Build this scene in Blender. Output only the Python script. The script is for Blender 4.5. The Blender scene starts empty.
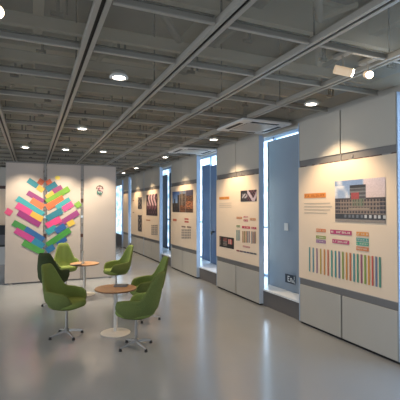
import bpy, bmesh, math, random
from mathutils import Vector, Matrix
random.seed(7)
col = bpy.context.scene.collection
PI = math.pi

# ------------------------------------------------------------------ camera
YAW = math.radians(23.4); PITCH = math.radians(1.17); FPX = 390.0; CH = 1.6
cd = bpy.data.cameras.new('camera'); cam = bpy.data.objects.new('camera', cd); col.objects.link(cam)
cd.sensor_width = 36; cd.lens = 36*FPX/400; cd.clip_end = 200; cd.clip_start = .02
cam.location = (0, 0, CH); cam.rotation_euler = (PI/2+PITCH, 0, -YAW)
bpy.context.scene.camera = cam
F0 = Vector((math.sin(YAW), math.cos(YAW), 0)); RT = Vector((math.cos(YAW), -math.sin(YAW), 0))
FW = F0*math.cos(PITCH)+Vector((0, 0, math.sin(PITCH))); UP = RT.cross(FW)

def ray(px, py): return FW+RT*((px-200)/FPX)+UP*((200-py)/FPX)
def onx(px, py, X): d = ray(px, py); t = X/d.x; return (d.y*t, CH+d.z*t)       # survey: wall plane x = X -> (y, z)
def ony(px, py, Y): d = ray(px, py); t = Y/d.y; return (d.x*t, CH+d.z*t)       # survey: plane y = Y -> (x, z)
def onz(px, py, Z): d = ray(px, py); t = (Z-CH)/d.z; return (d.x*t, d.y*t)     # survey: level z = Z -> (x, y)

# ------------------------------------------------------------------ materials
def lin(h):
    if isinstance(h, str):
        c = [int(h[i:i+2], 16)/255 for i in (0, 2, 4)]
    else: c = h
    return tuple((x/12.92 if x <= .04045 else ((x+.055)/1.055)**2.4) for x in c)+(1,)
def mat(name, h, rough=.6, metal=0, noise=0, nscale=20, emis=None, estr=0, bump=0, alpha=1, spec=.5):
    m = bpy.data.materials.new(name); m.use_nodes = True; nt = m.node_tree
    b = nt.nodes['Principled BSDF']; c = lin(h)
    b.inputs['Base Color'].default_value = c; b.inputs['Roughness'].default_value = rough
    b.inputs['Metallic'].default_value = metal; b.inputs['Alpha'].default_value = alpha
    b.inputs['Specular IOR Level'].default_value = spec
    if emis: b.inputs['Emission Color'].default_value = lin(emis); b.inputs['Emission Strength'].default_value = estr
    if noise or bump:
        tc = nt.nodes.new('ShaderNodeTexCoord'); n = nt.nodes.new('ShaderNodeTexNoise')
        n.inputs['Scale'].default_value = nscale; n.inputs['Detail'].default_value = 5
        nt.links.new(tc.outputs['Object'], n.inputs['Vector'])
        if noise:
            r = nt.nodes.new('ShaderNodeValToRGB')
            r.color_ramp.elements[0].position = .3; r.color_ramp.elements[1].position = .7
            r.color_ramp.elements[0].color = tuple(x*(1-noise) for x in c[:3])+(1,)
            r.color_ramp.elements[1].color = tuple(min(1, x*(1+noise)) for x in c[:3])+(1,)
            nt.links.new(n.outputs['Fac'], r.inputs['Fac']); nt.links.new(r.outputs['Color'], b.inputs['Base Color'])
        if bump:
            bp = nt.nodes.new('ShaderNodeBump'); bp.inputs['Strength'].default_value = bump; bp.inputs['Distance'].default_value = .01
            nt.links.new(n.outputs['Fac'], bp.inputs['Height']); nt.links.new(bp.outputs['Normal'], b.inputs['Normal'])
    return m
def vcol_mat():
    m = bpy.data.materials.new('printed_ink'); m.use_nodes = True; nt = m.node_tree
    a = nt.nodes.new('ShaderNodeAttribute'); a.attribute_name = 'Col'
    b = nt.nodes['Principled BSDF']; b.inputs['Roughness'].default_value = .5
    nt.links.new(a.outputs['Color'], b.inputs['Base Color']); return m
M = {}
M['floor'] = mat('grey_epoxy_floor', '8d939b', .2, noise=.03, nscale=1.3, spec=.85)
M['floor'].node_tree.nodes['Principled BSDF'].inputs['Coat Weight'].default_value = .0
def floor_rough(m):
    nt = m.node_tree; b = nt.nodes['Principled BSDF']
    tc = nt.nodes.new('ShaderNodeTexCoord'); n = nt.nodes.new('ShaderNodeTexNoise'); n.inputs['Scale'].default_value = 5; n.inputs['Detail'].default_value = 6
    r = nt.nodes.new('ShaderNodeMapRange'); r.inputs['To Min'].default_value = .13; r.inputs['To Max'].default_value = .24
    nt.links.new(tc.outputs['Object'], n.inputs['Vector']); nt.links.new(n.outputs['Fac'], r.inputs['Value']); nt.links.new(r.outputs['Result'], b.inputs['Roughness'])
    bp = nt.nodes.new('ShaderNodeBump'); bp.inputs['Strength'].default_value = .0; bp.inputs['Distance'].default_value = .01
    nt.links.new(n.outputs['Fac'], bp.inputs['Height']); nt.links.new(bp.outputs['Normal'], b.inputs['Normal'])
floor_rough(M['floor'])
M['panel'] = mat('painted_panel', 'b9b4aa', .55, noise=.02, nscale=2)
M['panel_low'] = mat('painted_lower_panel', 'aeaca6', .5, noise=.02, nscale=2)
M['sheet'] = mat('cream_print_sheet', 'e6d2ba', .5)
M['white_panel'] = mat('white_partition_board', 'b0a7a1', .55, noise=.02, nscale=2)
M['rail'] = mat('grey_slotted_rail', '7a7877', .45, .2)
M['rail_dark'] = mat('dark_rail_insert', '4a2f2b', .5)
M['rail_light'] = mat('worn_aluminium', '9a9896', .35, .7)
M['gap'] = mat('dark_gap', '1c1c1d', .8)
M['grid'] = mat('ceiling_grid_paint', '8d887e', .5, noise=.04, nscale=6)
M['gridlight'] = mat('ceiling_runner_lip', 'a09b91', .45)
M['slot'] = mat('black_runner_slot', '131313', .7)
M['mesh'] = mat('ceiling_mesh_infill', 'aaa392', .7, alpha=.42)
M['slab'] = mat('concrete_slab', '85827b', .9, noise=.15, nscale=2)
M['beam'] = mat('painted_steel_beam', 'bbb3a1', .7, noise=.06, nscale=3)
M['duct'] = mat('galvanised_duct', '85847e', .45, .4, noise=.06, nscale=6)
M['darkmetal'] = mat('dark_bracket', '3c3b39', .5, .4)
M['blue'] = mat('slate_blue_board', '8996a5', .4, noise=.03, nscale=2)
M['blue_deep'] = mat('deep_blue_board', '50688f', .4)
M['navy'] = mat('navy_board', '222f47', .45)
M['bluegrey'] = mat('blue_grey_reveal', 'a9bbd2', .5)
M['plinth'] = mat('dark_grey_plinth', '5f5e60', .6, noise=.05, nscale=5)
M['sill'] = mat('pale_sill', 'dde4ec', .3)
M['whitep'] = mat('white_plastic', 'd8d8d6', .4)
M['black'] = mat('black_plastic', '1b1c1e', .4)
M['sign'] = mat('dark_sign_plate', '1d2c3c', .4)
M['white'] = mat('white_powder_coat', 'c9c6c0', .35)
M['chrome'] = mat('brushed_chrome', '989693', .3, .9)
M['foot'] = mat('black_glide', '141414', .6)
M['green'] = mat('green_wool', '5f6b3c', .9, noise=.12, nscale=90, bump=.3, spec=.2)
M['green_in'] = mat('light_green_wool', '76874a', .9, noise=.12, nscale=90, bump=.3, spec=.2)  # paler copy of the same wool; light on inner faces put into colour
M['green_dk'] = mat('olive_green_wool', '38432a', .9, noise=.12, nscale=90, bump=.3, spec=.2)  # darker copy of the green wool; backlit shade put into the colour
M['wood'] = mat('light_oak_veneer', 'b98c62', .4, noise=.12, nscale=7)
M['woodedge'] = mat('dark_wood_edge', '6b4a35', .5)
M['lampw'] = mat('warm_lamp_lens', 'ffffff', emis='fff1dc', estr=14)
M['lampspot'] = mat('spot_lamp_lens', 'ffffff', emis='fff0d8', estr=22)
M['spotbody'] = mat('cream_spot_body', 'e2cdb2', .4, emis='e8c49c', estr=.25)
M['ink'] = vcol_mat()
M['acrylic'] = mat('clear_acrylic', 'c8d0d2', .1, alpha=.55)
M['grey_card'] = mat('grey_folder', '6d6c6e', .5)
def glass_mat():
    m = bpy.data.materials.new('frosted_window'); m.use_nodes = True; nt = m.node_tree; b = nt.nodes['Principled BSDF']
    tc = nt.nodes.new('ShaderNodeTexCoord'); mp = nt.nodes.new('ShaderNodeMapping'); n = nt.nodes.new('ShaderNodeTexNoise')
    mp.inputs['Scale'].default_value = (1, 1.6, 3.2); n.inputs['Scale'].default_value = 1.5; n.inputs['Detail'].default_value = 1
    nt.links.new(tc.outputs['Object'], mp.inputs['Vector']); nt.links.new(mp.outputs['Vector'], n.inputs['Vector'])
    r = nt.nodes.new('ShaderNodeValToRGB'); e = r.color_ramp.elements
    e[0].position = .42; e[0].color = lin('83a9c4'); e[1].position = .56; e[1].color = lin('cfe4fa')
    nt.links.new(n.outputs['Fac'], r.inputs['Fac']); nt.links.new(r.outputs['Color'], b.inputs['Emission Color'])
    b.inputs['Emission Strength'].default_value = 3.1; b.inputs['Base Color'].default_value = lin('9fb8cc'); b.inputs['Roughness'].default_value = .3
    return m
M['glass'] = glass_mat()
M['glass_far'] = glass_mat(); M['glass_far'].name = 'far_frosted_window'; M['glass_far'].node_tree.nodes['Principled BSDF'].inputs['Emission Strength'].default_value = 1.15

# ------------------------------------------------------------------ helpers
def new_obj(name, bm, m, parent=None, smooth=False):
    me = bpy.data.meshes.new(name); bm.normal_update(); bm.to_mesh(me); bm.free()
    o = bpy.data.objects.new(name, me); col.objects.link(o)
    for x in (m if isinstance(m, (list, tuple)) else [m]): me.materials.append(x)
    if smooth:
        for p in me.polygons: p.use_smooth = True
    if parent: o.parent = parent
    return o
def tag(o, label=None, cat=None, group=None, kind=None):
    if label: o['label'] = label
    if cat: o['category'] = cat
    if group: o['group'] = group
    if kind: o['kind'] = kind
    return o
def thing(name, label, cat, loc=(0, 0, 0), rz=0, group=None):
    o = bpy.data.objects.new(name, None); col.objects.link(o); o.location = loc; o.rotation_euler = (0, 0, rz)
    o.empty_display_size = .1
    return tag(o, label, cat, group)
def bx(bm, x0, x1, y0, y1, z0, z1, mi=0, bev=0):
    r = bmesh.ops.create_cube(bm, size=1, matrix=Matrix.Translation(((x0+x1)/2, (y0+y1)/2, (z0+z1)/2)) @ Matrix.Diagonal((abs(x1-x0), abs(y1-y0), abs(z1-z0), 1)))
    fs = {f for v in r['verts'] for f in v.link_faces}
    for f in fs: f.material_index = mi
    if bev:
        es = list({e for v in r['verts'] for e in v.link_edges})
        bmesh.ops.bevel(bm, geom=es, offset=bev, segments=2, affect='EDGES')
def box(name, x0, x1, y0, y1, z0, z1, m, parent=None, bev=0):
    bm = bmesh.new(); bx(bm, x0, x1, y0, y1, z0, z1, 0, bev)
    return new_obj(name, bm, m, parent)
def tube(bm, p0, p1, r0, r1=None, seg=12, mi=0):
    p0 = Vector(p0); p1 = Vector(p1); r1 = r0 if r1 is None else r1; d = p1-p0
    q = d.to_track_quat('Z', 'Y').to_matrix().to_4x4()
    r = bmesh.ops.create_cone(bm, cap_ends=True, segments=seg, radius1=r0, radius2=r1, depth=d.length, matrix=Matrix.Translation((p0+p1)/2) @ q)
    for v in r['verts']:
        for f in v.link_faces: f.material_index = mi
def lathe(bm, prof, seg=32, c=(0, 0, 0), caps=True):
    rings = []
    for r, z in prof:
        rings.append([bm.verts.new((c[0]+r*math.cos(2*PI*k/seg), c[1]+r*math.sin(2*PI*k/seg), c[2]+z)) for k in range(seg)])
    for a, b in zip(rings, rings[1:]):
        for k in range(seg): bm.faces.new((a[k], a[(k+1) % seg], b[(k+1) % seg], b[k]))
    if caps: bm.faces.new(rings[0][::-1]); bm.faces.new(rings[-1])
def hx(s): return tuple(int(s[i:i+2], 16)/255 for i in (0, 2, 4))
def inked(name, quads, parent=None):
    """flat print: list of (list of 3d points, colour)"""
    me = bpy.data.meshes.new(name); vs = []; fs = []; cs = []
    for pts, c in quads:
        n = len(vs); vs += [tuple(p) for p in pts]; fs.append(tuple(range(n, n+len(pts)))); k = hx(c) if isinstance(c, str) else c; g = sum(k)/3; cs += [lin(tuple((x*.86+g*.14)*.95 for x in k))]*len(pts)
    me.from_pydata(vs, [], fs); a = me.color_attributes.new('Col', 'FLOAT_COLOR', 'CORNER')
    for i, c in enumerate(cs): a.data[i].color = c
    me.materials.append(M['ink']); o = bpy.data.objects.new(name, me); col.objects.link(o)
    if parent: o.parent = parent
    return o
def struct(o, label, cat='structure'): return tag(o, label, cat, kind='structure')

XW = 3.45; ZC = 2.82
# ------------------------------------------------------------------ room shell
struct(box('floor', -7, 4.4, -3, 19, -.1, 0, M['floor']), 'glossy grey resin floor of the exhibition hall', 'floor')
struct(box('ceiling', -7, 4.6, -3, 19, 3.8, 3.9, M['slab']), 'concrete soffit above the open ceiling grid', 'ceiling')
struct(box('wall_back', -7, 4.6, 18.6, 18.8, 0, 3.8, M['panel']), 'pale end wall of the hall', 'wall')

# outer window wall, x = 4.2
XO = 4.2
bm = bmesh.new()
bx(bm, XO, XO+.15, -3, 18.6, 0, .27); bx(bm, XO, XO+.15, -3, 18.6, 2.95, 3.8)
for a, b in ((-3, 1.4), (4.3, 5.1), (7.3, 7.9), (10.2, 10.9)): bx(bm, XO, XO+.15, a, b, .27, 2.95)
struct(new_obj('wall_right', bm, M['bluegrey']), 'blue grey outer wall behind the display panels', 'wall')
wins = [(1.4, 4.3), (5.1, 7.3), (7.9, 10.2), (10.9, 13.6), (13.6, 18.6)]
for i, (a, b) in enumerate(wins):
    w = thing('window_%d' % (i+1), ['bright frosted window seen past the nearest large panel at right edge', 'narrow bright frosted window beside the blue board with the switch', 'bright window behind the narrow blue shutter board', 'pale window behind the two navy boards', 'far bright window at the end of the right side'][i], 'window', (XO, 0, 0)); w['kind'] = 'structure'
    bm = bmesh.new(); bx(bm, .05, .07, a, b, .27, 2.95); g = new_obj('pane', bm, M['glass'] if i < 3 else M['glass_far'], w)
    bm = bmesh.new()
    for y in (a+.02, b-.02, (a+b)/2): bx(bm, 0, .05, y-.02, y+.02, .27, 2.95)
    for z in (.29, 2.93): bx(bm, 0, .05, a+.04, b-.04, z-.02, z+.02)
    bx(bm, .0, .05, a+.04, b-.04, 1.2, 1.24)
    new_obj('window_frame', bm, M['bluegrey'], w)

# plinth, sill and lintel
PL = 3.47
struct(box('baseboard_right', PL+.05, XO-.01, -3, 18.6, 0, .245, M['plinth']), 'dark grey raised plinth running below the window gaps', 'plinth')
struct(box('trim_1', PL+.04, XO-.01, -3, 18.6, .245, .27, M['sill']), 'pale window sill on top of the dark plinth', 'sill')
struct(box('trim_2', PL+.05, PL+.13, -3, 18.6, 2.77, 3.0, M['panel']), 'grey lintel above the window gaps', 'lintel')
struct(box('trim_3', PL+.05, XO, -3, 18.6, 3.0, 3.02, M['panel']), 'soffit over the window recess', 'soffit')

# ------------------------------------------------------------------ display panels on the right side
def rect(px0, px1, pt, pb, X=XW, lift=.012):
    c = (px0+px1)/2; y0 = onx(px0, pt, X)[0]; y1 = onx(px1, pt, X)[0]
    return (y0, y1, onx(c, pb, X)[1], onx(c, pt, X)[1], X-lift)
def rq(y0, y1, z0, z1, x, c): return ([(x, y0, z0), (x, y1, z0), (x, y1, z1), (x, y0, z1)], c)   # y0 = left in view
Z1, Z2, Z3, Z4 = .54, .635, 2.165, 2.26
panels = {}
def panel(key, ya, yb, label, joints=1):
    """ya < yb along the wall"""
    t = thing('exhibition_board', label, 'display panel', (XW, (ya+yb)/2, 0), 0, 'tall display panels along the window side')
    w = (yb-ya)/2; n = joints+1
    def lb(name, x0, x1, y0, y1, z0, z1, m, bev=0): return box(name, x0, x1, y0, y1, z0, z1, m, t, bev)
    for k in range(n):
        y0 = -w+k*2*w/n; y1 = y0+2*w/n
        lb('upper_board', .0, .08, y0+.008, y1-.008, Z4, 2.8, M['panel'], .003)
        lb('lower_board', .0, .08, y0+.01, y1-.01, .03, Z1, M['panel_low'], .003)
    lb('backing', .02, .075, -w+.01, w-.01, .0, 2.8, M['gap'])
    lb('print_sheet', -.008, .08, -w, w, Z2, Z3, M['sheet'], .002)
    for z0, z1, s in ((Z1, Z2, 0), (Z3, Z4, 1)):
        bm = bmesh.new(); bx(bm, .012, .08, -w, w, z0, z1, 0)
        if s:
            yy = -w+.02
            while yy < w-.06:
                L = random.uniform(.03, .09); bx(bm, .006, .012, yy, yy+L, z0+.002, z0+.014, random.choice((1, 1, 2))); yy += L+random.uniform(.005, .03)
            bx(bm, .004, .012, -.012, .012, z0, z1, 2)
            bx(bm, .004, .012, -.2, -.17, z0+.03, z0+.06, 2)
        else: bx(bm, .008, .012, -w, w, z1-.012, z1, 2)
        new_obj('slotted_rail', bm, [M['rail'], M['rail_dark'], M['rail_light']], t)
    sh = [c for c in t.children if c.name.startswith('print_sheet')] if False else None
    # narrow end face turned to the camera; blue window light put into its colour
    lb('edge_trim', .0, .09, -w-.012, -w, .03, 2.8, M['bluegrey'])
    lb('edge_trim', .0, .09, w, w+.012, .03, 2.8, M['bluegrey'])
    sheet = [o for o in bpy.data.objects if o.parent == t and o.name.startswith('print_sheet')][0]
    panels[key] = (t, sheet, (XW, (ya+yb)/2, 0))
    return t
def loc(q, off):
    pts, c = q; return ([(p[0]-off[0], p[1]-off[1], p[2]-off[2]) for p in pts], c)
def art(key, name, quads, label=None):
    t, sheet, off = panels[key]; o = inked(name, [loc(q, off) for q in quads], sheet)
    if label: o['label'] = label
    return o
def artrect(key, name, px0, px1, pt, pb, c, label=None, text=None, lift=.0125):
    y0, y1, z0, z1, x = rect(px0, px1, pt, pb, XW, lift); qs = [rq(y0, y1, z0, z1, x, c)]
    if text:                                   # a row of letter-like marks
        n, tc = text; h = z1-z0; W = y1-y0; rnd = random.Random(int(px0*10+pt))
        cw = W*.9/n
        for k in range(n):
            if rnd.random() < .12: continue
            a = y0+W*.05+k*cw; zb = z0+h*.28; zt = z0+h*.74; e = cw*.28; xx = x-.001; st = h*.1
            typ = rnd.randrange(4)
            if typ in (0, 1, 3): qs.append(rq(a, a+e, zb, zt, xx, tc))
            if typ in (1, 2): qs.append(rq(a, a+cw*.75, zt-st, zt, xx, tc))
            if typ in (0, 2): qs.append(rq(a, a+cw*.75, zb, zb+st, xx, tc))
            if typ in (2, 3): qs.append(rq(a+cw*.5, a+cw*.5+e, zb, zt, xx, tc))
    return art(key, name, qs, label)
def artpic(key, name, px0, px1, pt, pb, nx, ny, fn, label=None):
    y0, y1, z0, z1, x = rect(px0, px1, pt, pb, XW, .013); qs = []
    for i in range(nx):
        for j in range(ny):
            c = fn((i+.5)/nx, (j+.5)/ny)
            qs.append(rq(y0+(y1-y0)*i/nx, y0+(y1-y0)*(i+1)/nx, z1-(z1-z0)*(j+1)/ny, z1-(z1-z0)*j/ny, x, c))
    return art(key, name, qs, label)
def mixc(a, b, t): a = hx(a) if isinstance(a, str) else a; b = hx(b) if isinstance(b, str) else b; t = max(0, min(1, t)); return tuple(x+(y-x)*t for x, y in zip(a, b))
rp = random.Random(3)

panel('A', 2.87, 4.47, 'largest display panel at right with office building photograph and coloured vertical stripes')
panel('B', 5.52, 7.12, 'display panel with small photograph, black poster at lower left and small charts')
panel('C', 8.17, 9.93, 'display panel with wide city street photograph between two window gaps')
panel('D', 10.95, 12.68, 'display panel with pink and black crowd photograph')
panel('E', 12.71, 14.5, 'display panel with two narrow dark photographs, next to the crowd photograph panel')
panel('F', 14.95, 15.85, 'farthest narrow display panel just before the far bright window', 0)
panel('Z', .25, 1.85, 'display panel nearest the camera, beyond the right edge')

# ---- panel A art
artrect('A', 'heading_label', 305, 326.5, 193.2, 197.9, 'f0913a', 'orange heading label', (9, 'c06a2a'))
for k, (e, y) in enumerate(((331, 203), (333, 206.2), (331, 209.4), (328, 212.6))):
    artrect('A', 'text_line', 305, e, y, y+.7, 'b3a796')
def building(u, v):
    # sky with cloud
    if v < .44:
        s = mixc('6f8fc2', 'a9bbd8', v*1.6)
        if u > .60: c = mixc('cdbfcb', 'd9c3c0', v*2)
        else:
            cl = math.sin(u*11+v*9)+math.sin(u*23-v*14)*.6+(.9 if (u < .28 and v > .12) else -.3)
            c = mixc(s, 'd5d9e4', max(0, cl)*.7)
    else: c = hx('6d6260')
    if v > .42:                                    # main block, five floors
        c = hx('85756c') if .1 < u < .9 else hx('5a545c')
        r = (v-.44)/.36*4.2
        if v < .46: c = hx('4a4448')
        elif v < .8:
            if (r % 1) > .35 and (u*17 % 1) > .38: c = hx('3b3a44')
            elif (r % 1) < .2: c = hx('9a8a7e')
    if .33 < u < .65 and .13 < v < .46:            # tower
        c = hx('4f5058') if (v*100 % 9) > 3.5 else hx('777b80')
        if v < .19: c = hx('34363e')
        if .36 < u < .52 and .3 < v < .46: c = hx('a8464a')
    if .38 < u < .62 and .44 < v < .62 and (u*30 % 1) > .5: c = hx('6d8068')
    if .3 < u < .7 and .66 < v < .70: c = hx('a09080')
    if v > .8: c = hx('3a3f48')
    if .82 < v < .9 and (u*12 % 1) > .45 and u > .2: c = hx('c9ccd0') if u > .6 else hx('707884')
    if v > .92: c = hx('938a83')
    n = rp.uniform(-.03, .03)
    return tuple(max(0, min(1, x+n)) for x in c)
artpic('A', 'photograph', 335.7, 386.2, 179.2, 222.6, 68, 56, building, 'photograph of a wide office building with a central tower')
for a in ((316.8, 326.5, 228.8, 232, 'e8834a', 'orange caption'), (331, 352.5, 230.2, 234.6, 'c2366f', 'wide magenta caption'), (357, 369.5, 232, 236, 'ee9b45', 'orange caption'),
          (316.8, 326.5, 235.8, 238.8, '93a84a', 'green caption'), (316.8, 326.5, 240, 243, '9a5a9c', 'purple caption'), (333, 350, 239.8, 243.8, 'c93c74', 'magenta caption'),
          (357, 369.5, 238, 241.5, '4aa39c', 'teal caption'), (357, 369.5, 242.2, 245.6, '3fae8c', 'green teal caption'), (357, 369.5, 247, 250.8, 'e67f3e', 'orange caption')):
    artrect('A', 'caption_label', *a[:5], a[5], (7, 'e8dccb'))
cols = '4f9a9a 4a94a6 a0708e c9a83e e0913f d8684a 4aa092 3f9a9a 6a78a2 8aa040 dd9038 d86c42 4a9aa0 4a9a7c a45a74 86a83e e09a3a d8584a 6a7aa0 3f9a84'.split()
ql = []
for k, c in enumerate(cols):
    f = k/19; px = 310.2+f*70.3
    y = onx(px, 250, XW)[0]
    zt = onx(345, 252.0, XW)[1]; zb = onx(345, 279.3, XW)[1]
    ql.append(rq(y+.012, y-.012, zb, zt, XW-.0125, c))
    ql.append(rq(y-.016, y-.019, zb, zt, XW-.0125, 'a79c90'))
art('A', 'stripe_chart', ql, 'row of twenty coloured vertical stripes')

# ---- panel B art
artrect('B', 'heading_label', 219.8, 229.8, 196.8, 199.4, 'f09a40', 'orange heading label', (6, 'c06a2a'))
for k in range(3): artrect('B', 'text_line', 219.8, 232, 203+k*2, 203.4+k*2, 'c5b8a5')
def pic_b(u, v):
    c = hx('2c2a33')
    if u < .42: c = hx('33323a') if (v < .3 or v > .7 or u < .1) else hx('b5b2ba') if math.sin(u*30+v*17) > 0 else hx('55525c')
    else:
        if abs((u-.42)-(v*.4)) < .08 or abs((u-.7)-(.4-v*.3)) < .07: c = hx('c8b6c2')
        elif math.sin(u*40)*math.sin(v*20) > .3: c = hx('8a4a5c')
    return c
artpic('B', 'photograph', 241.2, 257.3, 190.2, 201.4, 30, 20, pic_b, 'small dark photograph of people')
for a in ((237, 242.4, 216.8, 218.8, 'e0854a'), (244.2, 248.6, 216.2, 217.4, 'e87a78'), (244.2, 248.6, 219.4, 221.4, 'd84a5c'), (250.4, 256.3, 218.2, 220.4, 'd98a4a'),
          (237, 240.6, 225.2, 227.2, '7a9a50'), (242.6, 250.6, 226.2, 228.6, 'd63a54'), (252, 257, 227, 229.2, 'c8384e'), (243.4, 250.6, 246, 247.6, 'd87a78')):
    artrect('B', 'caption_label', *a, None, (4, 'e8dccb'))
ql = []
for g, (a, b, t_, bt, cs) in enumerate(((237, 241, 230, 240.6, ['5f9a94', '6a9a9a', '8a9a9a']), (243, 251, 231, 242.6, ['c0804a', '9a9050', 'c07848', '7a8a8a', '9a7a8a']), (252, 257, 231.4, 243.6, ['5f7a84', 'b07048', '7a6a7a', 'a07a50']))):
    n = len(cs)
    for k in range(n):
        y0, y1, z0, z1, x = rect(a+(b-a)*k/n, a+(b-a)*(k+.6)/n, t_, bt); ql.append(rq(y0, y1, z0, z1, x, cs[k]))
art('B', 'bar_chart', ql, 'three groups of muted coloured bars')
ql = []
for k, c in enumerate(['a8484a', '7a5a60', '5a6a7a', '6a5a72', '4f5560', '5a5a5a']):
    a = 237+k*3.4; y0, y1, z0, z1, x = rect(a, a+3.1, 250+k*.62, 251.4+k*.65); ql.append(rq(y0, y1, z0, z1, x, c))
art('B', 'colour_key', ql)
def pic_b2(u, v):
    c = hx('23211f')
    if u < .55 and .1 < v < .85 and (v*7 % 1) > .45 and (u*24 % 1) > .3: c = hx('b05a50') if v < .4 else hx('8a8078')
    if .6 < u < .9 and .15 < v < .6: c = hx('c84a44') if (u*9 % 1) > .4 else hx('d8c8b8')
    return c
artpic('B', 'black_poster', 220, 234.5, 237, 247.8, 26, 18, pic_b2, 'black poster with small red and grey lettering')

# ---- panel C art
def pic_c(u, v):
    n = rp.random()
    if u < .38:
        c = mixc('35599a', '86a5cf', v*1.6) if v < .55 else mixc('2a2624', '6a5240', n*n)
        if (u > .27 and v > .18) or (.08 < u < .16 and v > .35): c = mixc('25262e', '4a4a55', n*n)
    elif u < .68:
        c = mixc('2c2829', '8a7160', n*.9) if v > .15 else mixc('5a6a8c', '8090a8', n)
        if .47 < u < .52: c = hx('8c7a6c')
        if v > .68: c = mixc('40302a', 'b0683e', n)
    else:
        c = mixc('2c2426', '9a6544', n)
        if v < .25: c = mixc('3c3a4c', '5a5670', n)
        if .5 < v < .82 and n > .5: c = mixc('a8502e', 'd88a5a', n)
    if abs(u-.38) < .012 or abs(u-.68) < .012: c = hx('8d8078')
    return c
artpic('C', 'photograph', 172.9, 193.5, 190.8, 212.3, 44, 34, pic_c, 'wide triple photograph of city buildings under blue sky')
for a in ((173.3, 177, 218.8, 221, 'd8704c'), (185, 189, 218.3, 219.7, 'd8584c'), (185, 189, 221, 222.6, 'd8584c'), (182, 186, 226, 227.4, '9a7a6a'), (187.4, 191.6, 226.4, 227.8, '9a7a6a')):
    artrect('C', 'caption_label', *a)
ql = []
for i in range(6):
    for j in range(4):
        y0, y1, z0, z1, x = rect(182+i*1.6, 183.2+i*1.6, 229.2+j*2.5, 231+j*2.5); ql.append(rq(y0, y1, z0, z1, x, 'a89a8c'))
art('C', 'text_grid', ql, 'grid of small grey text blocks')
# ---- panel D, E, F art
def pic_d(u, v):
    c = hx('2a2026')
    if .08 < u < .92:
        s = math.sin(u*26+math.sin(v*9)*2)
        if v < .55 and s > .15: c = hx('d8b0b8')
        elif v < .7 and s > -.2: c = hx('8a5060')
        elif math.sin(u*31)*math.cos(v*22) > .3: c = hx('6a4450')
    return c
artpic('D', 'photograph', 146.8, 157.8, 194.2, 215.6, 24, 30, pic_d, 'dark photograph of pale pink figures')
artrect('D', 'caption_label', 146.5, 150.6, 219.6, 220.8, 'c88a5a')
ql = []
for i in range(4):
    for j in range(5):
        y0, y1, z0, z1, x = rect(151.8+i*1.6, 153+i*1.6, 225+j*2.1, 226.4+j*2.1); ql.append(rq(y0, y1, z0, z1, x, '9a8e84'))
art('D', 'text_grid', ql, 'grid of small grey text blocks')
def pic_e(u, v): return hx('35343e') if math.sin(u*9+v*3)*math.cos(v*19) > -.2 else hx('8a7a70')
artpic('E', 'photograph', 138.3, 142.2, 197.2, 209, 10, 14, pic_e, 'upper narrow dark photograph')
artpic('E', 'photograph', 138.3, 142.2, 215, 231.5, 10, 16, pic_e, 'lower narrow dark photograph')
artrect('E', 'caption_label', 133, 134.4, 200, 201, 'c87a4a')
artrect('E', 'caption_label', 133, 134.6, 212, 213, 'b89a7a')

# ------------------------------------------------------------------ boards standing in the window gaps
def board(name, label, x, ya, yb, m, zt=2.76, group=None):
    t = thing(name, label, 'board', (x, (ya+yb)/2, .27), 0, group); w = (yb-ya)/2
    bm = bmesh.new(); bx(bm, 0, .04, -w, w, .0, zt-.27, 0, .004); new_obj('board_face', bm, m, t)
    for s in (-1, 1): box('edge_strip', -.012, .045, s*w-.012, s*w+.012, 0, zt-.27, M['bluegrey'] if m != M['navy'] else m, t)
    return t
ya = onx(299, 200, 3.8)[0]-.7; yb = onx(268.3, 200, 3.8)[0]
board('blue_board', 'wide slate blue board behind the gap, carrying a white switch and dark sign', 3.8, ya, yb, M['blue'])
yb = onx(202.5, 200, 4.1)[0]; ya = onx(210.5, 200, 4.1)[0]
board('blue_board', 'narrow blue board left of the shutter with a handle, in the second gap', 4.1, ya, yb, M['blue_deep'], 2.7)
b2 = onx(210.7, 200, 3.98)[0]; a2 = onx(217, 200, 3.98)[0]
t = board('blue_shutter', 'narrow blue shutter with dark handle in the second gap', 3.98, a2-.3, b2, M['blue_deep'], 2.62)
bm = bmesh.new(); hy = onx(212.5, 232, 3.95)[0]-(a2-.3+b2)/2; hz = onx(212.5, 232, 3.95)[1]-.27
bx(bm, -.05, 0, hy-.05, hy+.05, hz-.015, hz+.015, 0, .005); bx(bm, -.07, -.05, hy-.05, hy+.02, hz-.06, hz+.02, 0, .006); new_obj('handle', bm, M['black'], t)
for (p0, p1, x, lb_) in ((159, 166.2, 4.1, 'left navy board in the third gap'), (169.6, 174, 4.0, 'right navy board in the third gap, against the city photograph panel')):
    yb = onx(p0, 200, x)[0]; ya = onx(p1, 200, x)[0]; board('navy_board', lb_, x, ya, yb, M['navy'], 2.7)
# window latch below
y_, z_ = onx(169, 250, 4.15)
t = thing('window_latch', 'small dark window latch low in the third gap', 'latch', (4.15, y_, z_))
bm = bmesh.new(); bx(bm, -.03, .04, -.06, .06, -.05, .05, 0, .01); tube(bm, (-.05, 0, 0), (-.05, 0, .12), .012); bx(bm, -.06, -.02, -.015, .015, -.02, .03); new_obj('latch_body', bm, M['black'], t)

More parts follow.
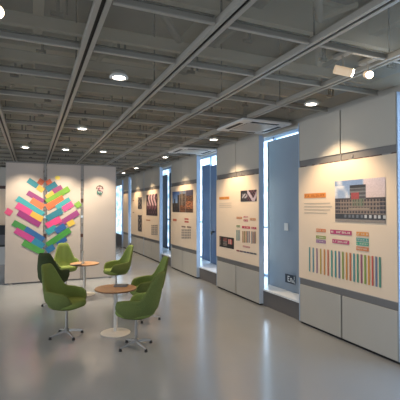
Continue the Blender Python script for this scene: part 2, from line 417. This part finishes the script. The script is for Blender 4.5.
# switch and sign on the blue board
y_, z_ = onx(286.5, 226.8, 3.79)
t = thing('wall_switch', 'small square white switch on the slate blue board', 'switch', (3.788, y_, z_))
box('switch_plate', -.008, .0, -.05, .05, -.06, .06, M['whitep'], t, .002); box('rocker', -.014, -.008, -.02, .02, -.03, .03, M['whitep'], t, .002)
y_, z_ = onx(290.5, 279, 3.79)
t = thing('sign_plate', 'small dark sign with white lettering low on the slate blue board', 'sign', (3.786, y_, z_))
box('plate', -.006, .0, -.125, .13, -.07, .07, M['sign'], t, .002)
x = -.0075; q = []
def lb2(a, b, c, d): q.append(rq(a, b, c, d, x, 'dfe8ee'))
# white strokes (left in view = +y)
for a, b, c, d in ((.06, .045, -.045, .045), (.045, .01, .03, .045), (.045, .02, -.005, .008), (.045, .0, -.045, -.03), (-.01, -.022, -.045, .02), (-.022, -.05, .008, .02), (-.04, -.052, -.045, .02), (-.062, -.09, -.045, -.03), (-.062, -.072, -.045, .0), (-.085, -.095, -.045, .0)): lb2(a, b, c, d)
lb2(-.105, -.118, .0, .06); lb2(-.105, -.118, -.065, -.02)
inked('lettering', q, t)

# ------------------------------------------------------------------ ceiling grid
GX = [.385+.78*k for k in range(-8, 4)]; GY = [2.33+.78*k for k in range(-6, 21)]
bm = bmesh.new()
for x in GX:
    bx(bm, x-.045, x-.014, -2.5, 18.5, ZC, ZC+.05, 1); bx(bm, x+.014, x+.045, -2.5, 18.5, ZC, ZC+.05, 1)
    bx(bm, x-.014, x+.014, -2.5, 18.5, ZC+.012, ZC+.045, 2)
for y in GY:
    for x in GX+[GX[-1]+.78]:
        bx(bm, x-.725, x-.055, y-.014, y+.014, ZC+.004, ZC+.012, 1); bx(bm, x-.725, x-.055, y-.005, y+.01, ZC+.012, ZC+.05, 0)
        bx(bm, x-.725, x-.055, y-.02, y-.005, ZC+.05, ZC+.058, 2)
struct(new_obj('ceiling_grid', bm, [M['grid'], M['gridlight'], M['slot']]), 'grey metal open ceiling grid with black slotted runners', 'ceiling grid')
bm = bmesh.new()
for x in GX:
    for y in GY:
        vs = [bm.verts.new(p) for p in ((x+.05, y+.02, ZC+.04), (x+.73, y+.02, ZC+.04), (x+.73, y+.76, ZC+.04), (x+.05, y+.76, ZC+.04))]; bm.faces.new(vs)
struct(new_obj('ceiling_infill', bm, M['mesh']), 'see-through mesh infill in the ceiling grid cells', 'ceiling infill')
# steel above
bm = bmesh.new()
for k in range(13):
    y = -1.4+1.56*k; bx(bm, -7, 4.1, y-.07, y+.07, 3.78, 3.8); bx(bm, -7, 4.1, y-.012, y+.012, 3.44, 3.78); bx(bm, -7, 4.1, y-.07, y+.07, 3.42, 3.44)
for k in range(6):
    x = -5.2+1.75*k; bx(bm, x-.05, x+.05, -2.8, 18.5, 3.55, 3.8)
for k in range(27):
    y = -1.8+.78*k+.39; bx(bm, -7, 4.1, y-.02, y+.03, 3.0, 3.09)
struct(new_obj('ceiling_beam', bm, M['beam']), 'painted steel beams above the ceiling grid', 'beams')
bm = bmesh.new(); rr = random.Random(5)
for x in GX:
    for y in GY[::2]:
        tube(bm, (x, y, ZC+.08), (x, y, 3.8), .007, seg=6)
for x in GX:
    for y in GY:
        if rr.random() < .3:
            a = x+rr.uniform(.1, .3); b = y+rr.uniform(.1, .6); tube(bm, (a, b, 3.15), (a+rr.uniform(.2, .45), b+rr.uniform(-.3, .3), 3.25+rr.uniform(0, .2)), .025, seg=8, mi=1)
        if rr.random() < .8:
            a = x+rr.uniform(.2, .6); b = y+rr.uniform(.2, .6); h = rr.uniform(.10, .2)
            bx(bm, a-.012, a+.012, b-.012, b+.012, 3.06-h, 3.06); bx(bm, a-.05, a+.03, b-.012, b+.012, 3.06-h, 3.085-h)
            if rr.random() < .5: bx(bm, a+.05, a+.065, b, b+.02, 3.06-h*.8, 3.06)
struct(new_obj('ceiling_hanger', bm, [M['darkmetal'], M['beam']]), 'dark hanger rods and brackets above the ceiling grid', 'hangers')
def pipe(pts, r, label, m, name='pipe', cat='pipe'):
    bm = bmesh.new()
    for a, b in zip(pts, pts[1:]):
        tube(bm, a, b, r)
        n = max(1, int((Vector(b)-Vector(a)).length/2))
        d = (Vector(b)-Vector(a)).normalized()
        for k in range(n+1):
            p = Vector(a)+(Vector(b)-Vector(a))*k/n; tube(bm, p-d*.02, p+d*.02, r*1.3)
    return struct(new_obj('ceiling_'+name, bm, m), label, cat)
pipe([(1.55, -2, 3.13), (1.55, 18, 3.13)], .045, 'long grey pipe running toward the back above the ceiling grid', M['duct'])
pipe([(2.3, 3.6, 3.11), (3.3, 5.2, 3.11)], .03, 'short grey pipe slanting above the grid near the air conditioner', M['duct'])
pipe([(-.2, 1.2, 3.1), (1.3, 3.4, 3.1)], .03, 'slanting grey conduit above the grid near the camera', M['duct'])
pipe([(1.7, 2.0, 3.12), (2.9, 3.4, 3.12)], .035, 'slanting pale conduit above the grid near the track spotlights', M['gridlight'])
for (x0, x1, y0, y1, l) in ((.05, .55, 5.2, 15, 'long square air duct above the middle of the ceiling grid'), (2.4, 2.85, 6.6, 14, 'square air duct above the grid on the window side'), (-2.6, -1.4, -1, 12, 'wide air duct above the left of the ceiling grid')):
    bm = bmesh.new(); bx(bm, x0, x1, y0, y1, 3.1, 3.38)
    for k in range(int(y1-y0)+1): bx(bm, x0-.02, x1+.02, y0+k-.012, y0+k+.012, 3.08, 3.4)
    struct(new_obj('ceiling_duct', bm, M['duct']), l, 'duct')

# ------------------------------------------------------------------ air conditioners
def aircon(cx, cy, label):
    t = thing('air_conditioner', label, 'air conditioner', (cx, cy, ZC-.035), 0, 'ceiling air conditioners')
    s = .4
    bm = bmesh.new(); prof = ((-s, -s+.16), (s-.16, s))
    for a, b in prof: bx(bm, a, b, -s, s, 0, .03, 0, .006)
    for a, b in prof: bx(bm, -s+.16, s-.16, a, b, 0, .03, 0, .006)
    new_obj('frame', bm, M['whitep'], t)
    bm = bmesh.new(); bx(bm, -s+.165, s-.165, -s+.165, s-.165, .008, .028)
    new_obj('backing', bm, M['darkmetal'], t)
    bm = bmesh.new()
    for k in range(9): y = -.2+k*.05; bx(bm, -.22, .22, y-.012, y+.012, .0, .008)
    new_obj('intake_grille', bm, M['white'], t)
    for a in range(4):
        bm = bmesh.new(); bx(bm, -.22, .22, .29, .35, -.004, .001); o = new_obj('air_slot', bm, M['slot'], t); o.rotation_euler = (0, 0, a*PI/2)
    box('housing', -.37, .37, -.37, .37, .035, .3, M['duct'], t)
    return t
x_, y_ = onz(253, 127.5, ZC-.03); aircon(x_, y_, 'white ceiling air conditioner above the panel with the black poster')
x_, y_ = onz(192, 151.5, ZC-.03); aircon(x_, y_, 'farther white ceiling air conditioner above the city photograph panel')

# ------------------------------------------------------------------ downlights
def spot(name, loc_, tgt, power, size, blend, colr, rad=.03, parent=None):
    l = bpy.data.lights.new(name, 'SPOT'); l.energy = power; l.spot_size = math.radians(size); l.spot_blend = blend; l.color = colr; l.shadow_soft_size = rad
    o = bpy.data.objects.new(name, l); col.objects.link(o); o.location = loc_
    o.rotation_euler = (Vector(tgt)-Vector(loc_)).to_track_quat('-Z', 'Y').to_euler(); return o
WARM = (1, .74, .46)
dl = [(.74, 3.61, 'downlight nearest the camera, above the chairs aisle', 25), (.71, 6.19, 'second downlight toward the white partition', 25), (.65, 8.55, 'downlight just before the white partition', 115),
      (3.0, 3.65, 'downlight above the panel with the office building photograph', 80), (2.97, 6.25, 'downlight above the panel with the black poster', 80), (2.94, 8.9, 'downlight above the panel with the city photograph', 80),
      (2.94, 11.7, 'downlight above the crowd photograph panel', 95), (2.94, 13.5, 'downlight above the panel with two narrow photographs', 85),
      (-.12, 8.55, 'downlight above the left board of the white partition', 115), (1.42, 8.55, 'downlight above the right board of the white partition', 115),
      (2.9, 15.4, 'farthest downlight on the window side', 30), (-1.6, 12.4, 'downlight in front of the far left display partition', 30), (-1.2, 6.2, 'downlight over the left side beyond the frame', 20), (-1.2, 3.6, 'downlight over the near left beyond the frame', 20)]
for x, y, lab, pw in dl:
    t = thing('downlight', lab, 'downlight', (x, y, ZC-.01), 0, 'round ceiling downlights')
    bm = bmesh.new(); lathe(bm, [(.058, .0), (.085, .0), (.085, .012), (.062, .03), (.058, .03), (.058, 0)], 24, caps=False); new_obj('trim_ring', bm, M['whitep'], t, True)
    bm = bmesh.new(); lathe(bm, [(.001, .004), (.062, .004), (.062, .012), (.001, .012)], 24); new_obj('lens', bm, M['lampw'], t)
    bm = bmesh.new(); lathe(bm, [(.07, .032), (.06, .06), (.03, .065)], 20); new_obj('lamp_housing', bm, M['grid'], t, True)
    spot('downlight_lamp', (x, y, ZC-.03), (x, y, 0), pw, 96 if y == 8.55 else 104, .7 if y == 8.55 else .55, (1, .82, .58) if y == 8.55 else WARM)

# ------------------------------------------------------------------ track spotlights
def tracklight(px, py, z, aim, label, L=.13, r=.036):
    x, y = onz(px, py, z); t = thing('track_spotlight', label, 'spotlight', (x, y, z), 0, 'track spotlights')
    d = (Vector(aim)-Vector((x, y, z))).normalized()
    bm = bmesh.new(); tube(bm, -d*L/2, d*L/2, r, seg=20); new_obj('lamp_body', bm, M['spotbody'], t, False)
    bm = bmesh.new(); tube(bm, d*(L/2), d*(L/2+.01), r*.86, seg=20); new_obj('lens', bm, M['lampspot'], t)
    bm = bmesh.new(); tube(bm, (0, 0, 0), (0, 0, ZC-z+.0), .009, seg=8); tube(bm, -d*.0+Vector((.0, 0, 0)), Vector((0, 0, .02)), .02, seg=10)
    bx(bm, -.03, .03, -.08, .08, ZC-z-.0, ZC-z+.03); new_obj('mounting_arm', bm, M['grid'], t)
    return t
tracklight(343, 71, 2.70, (3.6, 1.75, 2.35), 'cream cylindrical spotlight hanging from the grid above the largest panel', .14, .034)
tracklight(368, 74.5, 2.72, (1.2, 0.2, 1.7), 'glaring round spotlight facing the camera, right of the cream one', .10, .03)
tracklight(-3, 12, 2.70, (.0, .0, 1.62), 'glaring spotlight at the upper left edge facing the camera')

# ------------------------------------------------------------------ white partition with the tree mural
YB = 9.05
xl = ony(5.2, 220, YB)[0]; xj1 = ony(45, 220, YB)[0]; xj2 = ony(82, 220, YB)[0]; xr = ony(115.5, 220, YB)[0]
ZT = ony(60, 164.6, YB)[1]
tp = thing('mural_partition', 'white freestanding partition of three boards carrying a multicoloured tree mural', 'partition', ((xl+xr)/2, YB, 0)); OFF = ((xl+xr)/2, YB, 0)
bds = []
for a, b in ((xl, xj1-.035), (xj1+.035, xj2-.03), (xj2+.03, xr)):
    bds.append(box('partition_board', a-OFF[0], b-OFF[0], 0, .06, .03, ZT, M['white_panel'], tp, .004))
for xj in (xj1, xj2):
    bm = bmesh.new(); bx(bm, xj-.02-OFF[0], xj+.02-OFF[0], .012, .05, 0, ZT, 0)
    for z, m_ in ((2.2, 1), (1.98, 1), (1.72, 2), (1.55, 1), (1.38, 3), (1.2, 1), (.95, 2), (.6, 1)): bx(bm, xj-.024-OFF[0], xj+.024-OFF[0], .006, .05, z, z+random.uniform(.04, .09), m_)
    new_obj('joint_post', bm, [M['rail_light'], M['rail'], M['rail_dark'], M['bluegrey']], tp)
box('top_rail', xl-OFF[0], xr-OFF[0], .0, .07, ZT, ZT+.03, M['rail'], tp)
for x in (xl+.1, xj1, xj2, xr-.1): box('floor_foot', x-.03-OFF[0], x+.03-OFF[0], -.0, .1, 0, .03, M['rail'], tp)
box('side_edge', xr-OFF[0], xr+.012-OFF[0], 0, .07, 0, ZT+.03, M['rail_light'], tp)
lay = [0]
def bar(p0, p1, w, c):
    lay[0] += 1; yy = -.002-.0004*lay[0]
    a = ony(p0[0], p0[1], YB); b = ony(p1[0], p1[1], YB); wm = 1.05*w/390*(YB/.95)
    d = Vector((b[0]-a[0], b[1]-a[1])).normalized(); h = wm/2      # plumb-cut ends, as in the print
    nv = Vector((-d.y, d.x))*h
    return ([(a[0]-OFF[0]-nv.x, yy, a[1]-nv.y), (b[0]-OFF[0]-nv.x, yy, b[1]-nv.y), (b[0]-OFF[0]+nv.x, yy, b[1]+nv.y), (a[0]-OFF[0]+nv.x, yy, a[1]+nv.y)], c)
left = [((28, 180), (37.5, 186.3), 4.6, '2f7f92'), ((38.4, 180.5), (43.3, 183.5), 4.8, 'b0563a'), ((37.5, 187), (43.3, 190.8), 4.4, 'c9a548'), ((27.5, 192.5), (43.3, 201.8), 4.3, '8c3c78'),
        ((31, 200.3), (43.3, 207.5), 5.6, 'e5704a'), ((17, 198.2), (43.3, 214.8), 4.8, '3aa2b0'), ((16.5, 205), (31, 213.4), 5.6, 'd8478c'), ((31, 213.4), (42.5, 219.6), 4.8, 'dfae42'),
        ((18, 212.5), (40, 225), 4.8, '96307c'), ((5.8, 210.3), (11.6, 213.6), 5, 'd5477c'), ((13, 222.4), (25, 229), 5, '3f9247'), ((25, 229), (43.3, 240.2), 5.4, '2462a8'),
        ((15.3, 230), (33, 240), 5, 'c43c8c'), ((33, 240), (43.3, 246.8), 5.4, '2388b0'), ((23, 242.3), (43.3, 253), 5, '4ba246')]
right = [((46.6, 183.8), (51.5, 181), 4.4, 'c65a3c'), ((46.6, 189.6), (56.4, 183.6), 4.8, '226a84'), ((53, 191.8), (62, 187), 4.4, '8c3c70'), ((46.6, 198), (54, 193.2), 4.8, 'd5a642'),
         ((46.6, 202), (69, 188.4), 4.8, '6ea236'), ((46.6, 207.5), (63.5, 198), 5.4, 'e5683e'), ((56.5, 208), (70, 199.4), 4.8, '40a0aa'), ((63, 209.4), (72.5, 203.4), 4.8, 'e64a8e'),
         ((46.6, 219), (62, 210.3), 5.2, '287a94'), ((59, 224.5), (78.3, 212.2), 4.8, '963a80'), ((75.6, 206.3), (80.4, 203), 4.8, '7aaa44'), ((46.6, 226.3), (60.5, 218.6), 5.4, 'df3c82'),
         ((46.6, 232.8), (56, 227), 5, '2898aa'), ((55.5, 231.5), (65, 225.4), 5.2, '2260a8'), ((67.5, 225), (74, 221.4), 4.6, 'd8b842'), ((56.5, 243.4), (66, 238), 5, '1f5aa2'),
         ((47, 245.3), (70, 229.6), 5, '3d983c'), ((46.6, 251), (54, 246.4), 5, '2272aa')]
m1 = inked('tree_mural', [bar(*b) for b in left], bds[0]); m1['label'] = 'left half of the tree mural made of slanted coloured bars'
qs = [bar(*b) for b in right]
cx, cz = ony(57.6, 177.8, YB); qs.append(([(cx-OFF[0]+.055*math.cos(a*PI/8), -.003, cz+.045*math.sin(a*PI/8)) for a in range(16)], 'e8d052'))
m2 = inked('tree_mural', qs, bds[1]); m2['label'] = 'right half of the tree mural made of slanted coloured bars'
cx, cz = ony(99.7, 190, YB); qs = []; re_ = random.Random(11)
def blob(dx, dz, w, h, ang, c):
    ca, sa = math.cos(ang), math.sin(ang); lay[0] += 1
    qs.append(([(cx-OFF[0]+dx+a*w*ca-b*h*sa, -.002-.0004*lay[0]*.5, cz+dz+a*w*sa+b*h*ca) for a, b in ((-1, -1), (1, -1), (1, 1), (-1, 1))], c))
for k in range(9):
    a = PI*.05+k*PI/9; blob(.07*math.cos(a), .03+.065*math.sin(a), .02, .011, a+PI/2, '5a4a42' if k % 3 else '7a5a50')
for k in range(9): blob(-.05+k*.013, .055-.012*k+.02*(k % 2), .015, .010, .5+k*.2, ['a85060', 'c8b0b0', '8a4a5c'][k % 3])
for k in range(9): blob(.06-k*.014, .04-.008*k-.02*(k % 2), .016, .009, -.6+k*.2, ['8a4058', 'd8c8c0', '5a4a5c'][k % 3])
for k in range(8):
    a = PI+k*PI/8; blob(.055*math.cos(a), -.04+.055*math.sin(a), .02, .012, a+PI/2, ['3f7a6c', '55606a', '4a8a80'][k % 3])
for k in range(4): blob(-.03+k*.02, -.05, .014, .012, .5, ['4a8a84', 'a8b8b4'][k % 2])
m3 = inked('emblem', qs, bds[2]); m3['label'] = 'small round red and green emblem'

# ------------------------------------------------------------------ far left partition with low cabinets
t = thing('display_partition', 'far display partition with a dark rail, left of and behind the white mural partition', 'partition', (-1.75, 12.9, 0))
box('board', -1.6, 1.6, 0, .08, .03, 2.165, M['sheet'], t, .003); box('upper_board', -1.6, 1.6, 0, .08, 2.26, 2.8, M['panel'], t, .003); box('rail', -1.6, 1.6, .01, .08, 2.165, 2.26, M['rail_dark'], t)
t = thing('display_case', 'black display case with glass front against the far left partition', 'display case', (-1.0, 12.6, 0))
box('cabinet_body', -.9, .75, -.22, .22, 0, .55, M['white'], t, .005); box('case_top', -.9, .75, -.22, .22, .84, 1.1, M['black'], t, .01); box('case_glass', -.88, .73, -.2, .2, .55, .84, M['grey_card'], t); box('front_strip', -.9, .75, -.23, -.22, .5, .56, M['black'], t)
# end of the hall beyond the partition
t = thing('display_partition', 'warm lit display partition at the far end beyond the right edge of the mural partition', 'partition', (2.2, 17.4, 0))
box('board', -1.5, 1.0, 0, .08, .03, 2.75, M['sheet'], t, .003); box('rail', -1.5, 1.0, -.005, .0, 2.165, 2.26, M['rail_dark'], t)
y_ = onx(121, 200, 3.5)[0]
t = thing('glazed_screen', 'tall pale glazed screen beyond the last display panel', 'screen', (3.42, 16.5, 0))
box('screen_frame', .0, .06, -.55, -.5, 0, 2.75, M['bluegrey'], t); box('screen_frame', .0, .06, .8, .85, 0, 2.75, M['bluegrey'], t); box('screen_glass', .02, .04, -.5, .8, .5, 2.55, M['glass_far'], t); box('base_panel', .01, .05, -.5, .8, .0, .5, M['plinth'], t); box('head_panel', .01, .05, -.5, .8, 2.55, 2.75, M['panel'], t)

# ------------------------------------------------------------------ chairs
def smoothstep(a, b, x): x = max(0, min(1, (x-a)/(b-a))); return x*x*(3-2*x)
CSX, CSY = .79, .78
def rim(th):
    a = abs(th)*180/PI
    arm = .575-.03*smoothstep(70, 125, a)
    h = arm+(.87-arm)*(1-smoothstep(20, 62, a))
    return h-(h-.425)*smoothstep(118, 152, a)
def shell_pt(th, s, off=0):
    """th = 0 points backward (-x side of the chair); chair faces +x"""
    top = rim(th); z0 = .352
    z = z0+(top-z0)*s if s > 0 else z0
    # radial size grows quickly from the underside then gently
    k = (z-z0)*1.1
    rx = .20+.10*min(1, k/.12)**.6 if s > 0 else 0
    fl = .02*min(1, k/.3)
    A = rx+fl-off; B = (rx+.0)*1.0-off
    hi = max(0, z-.6)
    B *= 1-.55*hi
    ct, st = math.cos(th), math.sin(th)
    sup = lambda v: math.copysign(abs(v)**.82, v)
    x = -A*sup(ct); y = B*sup(st)
    x -= .25*max(0, z-.42)*max(0, ct)**1.0 + .0
    if ct < 0: x = -A*sup(ct)*.93
    return Vector((x*CSX, y*CSY, z))
def make_shell_bm(th_in=.032):
    bm = bmesh.new(); N = 56; S = [.03, .1, .2, .32, .46, .6, .74, .87, 1.0]
    outer = []; inner = []
    for s in S:
        outer.append([bm.verts.new(shell_pt(-PI+2*PI*k/N, s)) for k in range(N)])
        inner.append([bm.verts.new(shell_pt(-PI+2*PI*k/N, s, th_in)+Vector((0, 0, .018*(s > .99)*0))) for k in range(N)])
    def band(a, b, m):
        for k in range(N):
            f = bm.faces.new((a[k], a[(k+1) % N], b[(k+1) % N], b[k])); f.material_index = m; f.smooth = True
    for a, b in zip(outer, outer[1:]): band(a, b, 0)
    # rounded rim
    mid = [bm.verts.new((o.co+i.co)/2+Vector((0, 0, .014))) for o, i in zip(outer[-1], inner[-1])]
    band(outer[-1], mid, 0); band(mid, inner[-1], 1)
    for a, b in zip(inner, inner[1:]): band(b, a, 1)
    cb = bm.verts.new((0, 0, .345))
    for k in range(N):
        f = bm.faces.new((outer[0][(k+1) % N], outer[0][k], cb)); f.smooth = True
    ci = bm.verts.new((0, 0, .375))
    for k in range(N): bm.faces.new((inner[0][k], inner[0][(k+1) % N], ci)).material_index = 1
    bmesh.ops.recalc_face_normals(bm, faces=bm.faces[:])
    return bm
def cushion_bm():
    bm = bmesh.new(); N = 40
    prof = [(.55, .37), (.93, .375), (.99, .40), (.97, .43), (.88, .447), (.5, .45)]
    rings = []
    for q, z in prof:
        r = []
        for k in range(N):
            th = -PI+2*PI*k/N; ct, st = math.cos(th), math.sin(th)
            x = -.265*q*math.copysign(abs(ct)**.7, ct); y = .255*q*math.copysign(abs(st)**.7, st)
            if ct < 0: x *= 1.08
            r.append(bm.verts.new((x*CSX, y*CSY, z+.012*(x/.265)*(z > .42))))
        rings.append(r)
    for a, b in zip(rings, rings[1:]):
        for k in range(N): bm.faces.new((a[k], a[(k+1) % N], b[(k+1) % N], b[k])).smooth = True
    bm.faces.new(rings[0][::-1]); bm.faces.new(rings[-1])
    bmesh.ops.recalc_face_normals(bm, faces=bm.faces[:]); return bm
def make_chair(outm, inm):
    t = thing('swivel_chair', '', 'chair', (0, 0, 0), 0, 'green swivel tub chairs around the two small tables')
    new_obj('seat_shell', make_shell_bm(), [outm, inm], t)
    new_obj('seat_cushion', cushion_bm(), inm, t)
    bm = bmesh.new(); lathe(bm, [(.028, .05), (.028, .1), (.017, .105), (.017, .25), (.013, .255), (.013, .335), (.06, .337), (.06, .352)], 16); new_obj('column', bm, M['chrome'], t, False)
    for k in range(4):
        a = PI/4+k*PI/2+.25; d = Vector((math.cos(a), math.sin(a), 0)); n = Vector((-d.y, d.x, 0))
        bm = bmesh.new()
        sec = [(.015, .07, .018, .02), (.11, .055, .012, .014), (.208, .034, .008, .01)]
        prev = None
        for r, z, w, h in sec:
            ring = [bm.verts.new(d*r+n*sx*w+Vector((0, 0, z+sz*h))) for sx, sz in ((-1, -.6), (1, -.6), (.7, .6), (-.7, .6))]
            if prev:
                for i in range(4): bm.faces.new((prev[i], prev[(i+1) % 4], ring[(i+1) % 4], ring[i]))
            else: bm.faces.new(ring[::-1])
            prev = ring
        bm.faces.new(prev); bmesh.ops.recalc_face_normals(bm, faces=bm.faces[:])
        lg = new_obj('leg', bm, M['chrome'], t)
        bm = bmesh.new(); tube(bm, d*.205, d*.205+Vector((0, 0, .03)), .019, .014, 12); new_obj('glide', bm, M['foot'], lg)
    return t
def dup(root):
    r = root.copy(); col.objects.link(r)
    for ch in list(root.children):
        c = ch.copy(); col.objects.link(c); c.parent = r
        for g in ch.children: d = g.copy(); col.objects.link(d); d.parent = c
    return r
proto = make_chair(M['green'], M['green_in'])
def ang(r, f): v = RT*r+F0*f; return math.atan2(v.y, v.x)
spec = [((66.5, 336), ang(.95, -.30), 'green swivel chair at front left, its open side turned to the right', 0),
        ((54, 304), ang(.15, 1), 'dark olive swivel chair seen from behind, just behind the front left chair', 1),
        ((66, 289), ang(.5, -.85), 'bright green swivel chair behind the farther table, left of it', 0),
        ((116, 293), ang(-.8, -.6), 'farthest green swivel chair, alone right of the farther table, facing left', 0),
        ((145.5, 319), ang(-.9, -.4), 'rear one of the two green chairs on the right, its tall back rising behind', 0),
        ((136, 347), ang(-.93, .3), 'frontmost green swivel chair on the right, seen from behind', 0)]
for i, (p, a, lab, dk) in enumerate(spec):
    o = proto if i == 0 else dup(proto)
    x, y = onz(p[0], p[1], 0); o.location = (x, y, 0); o.rotation_euler = (0, 0, a); o['label'] = lab
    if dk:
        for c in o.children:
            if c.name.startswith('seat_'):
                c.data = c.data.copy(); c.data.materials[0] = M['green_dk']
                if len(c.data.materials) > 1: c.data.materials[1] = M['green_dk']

# ------------------------------------------------------------------ tables
def make_table(label, px, py):
    x, y = onz(px, py, 0)
    t = thing('side_table', label, 'table', (x, y, 0), 0, 'small round pedestal tables')
    bm = bmesh.new(); lathe(bm, [(.05, .555), (.25, .555), (.262, .562), (.262, .572), (.256, .577), (.01, .577)], 48); new_obj('table_top', bm, M['wood'], t)
    bm = bmesh.new(); lathe(bm, [(.2505, .552), (.263, .558), (.2635, .568), (.262, .57)], 48); new_obj('edge_band', bm, M['woodedge'], t)
    bm = bmesh.new(); lathe(bm, [(.028, .02), (.024, .05), (.024, .53), (.08, .545), (.08, .555)], 24); new_obj('pedestal', bm, M['white'], t, False)
    bm = bmesh.new(); lathe(bm, [(.185, .0), (.19, .006), (.185, .012), (.06, .022), (.03, .03)], 40); new_obj('base_plate', bm, M['white'], t)
    return (x, y)
T2 = make_table('nearer small round wooden table with white pedestal, between the front chairs', 115.5, 333)
T1 = make_table('farther small round wooden table with white pedestal', 84.5, 294.5)
# items on tables
def book(px, py, w, d, h, m, label, name, rz, cat):
    x, y = onz(px, py, .577); t = thing(name, label, cat, (x, y, .577), rz)
    box('cover', -w/2, w/2, -d/2, d/2, .001, h, m, t, .002); box('pages', -w/2+.004, w/2+.0, -d/2+.003, d/2-.003, h*.25, h*.8, M['whitep'], t)
    return t
book(121, 286.3, .17, .12, .022, M['grey_card'], 'grey folder lying on the nearer table', 'folder', -.4, 'folder')
book(76.5, 265.3, .16, .11, .012, M['black'], 'dark brochure lying on the farther table', 'brochure', .2, 'brochure')
x, y = onz(82.8, 263.2, .577)
t = thing('sign_holder', 'thin clear upright sign holder standing on the farther table', 'sign holder', (x, y, .577), math.atan2(F0.y, F0.x)+.1)
box('upright_sheet', -.07, .07, -.004, .004, .003, .23, M['acrylic'], t); box('holder_base', -.075, .075, -.03, .03, 0, .006, M['acrylic'], t)

# ------------------------------------------------------------------ light
w = bpy.data.worlds.new('world'); bpy.context.scene.world = w; w.use_nodes = True
bg = w.node_tree.nodes['Background']; bg.inputs['Color'].default_value = (.60, .67, .76, 1); bg.inputs['Strength'].default_value = 1.1
def area(name, loc_, tgt, sx, sy, power, colr):
    l = bpy.data.lights.new(name, 'AREA'); l.shape = 'RECTANGLE'; l.size = sx; l.size_y = sy; l.energy = power; l.color = colr
    o = bpy.data.objects.new(name, l); col.objects.link(o); o.location = loc_; o.rotation_euler = (Vector(tgt)-Vector(loc_)).to_track_quat('-Z', 'Y').to_euler(); return o
area('window_daylight', (-6.5, 5, 1.8), (3, 6, 1.0), 8, 2.2, 90, (.85, .92, 1))  # unseen fill lamp added on the open left side to brighten the hall
sc = bpy.context.scene
sc.view_settings.view_transform = 'Standard'; sc.view_settings.exposure = .68
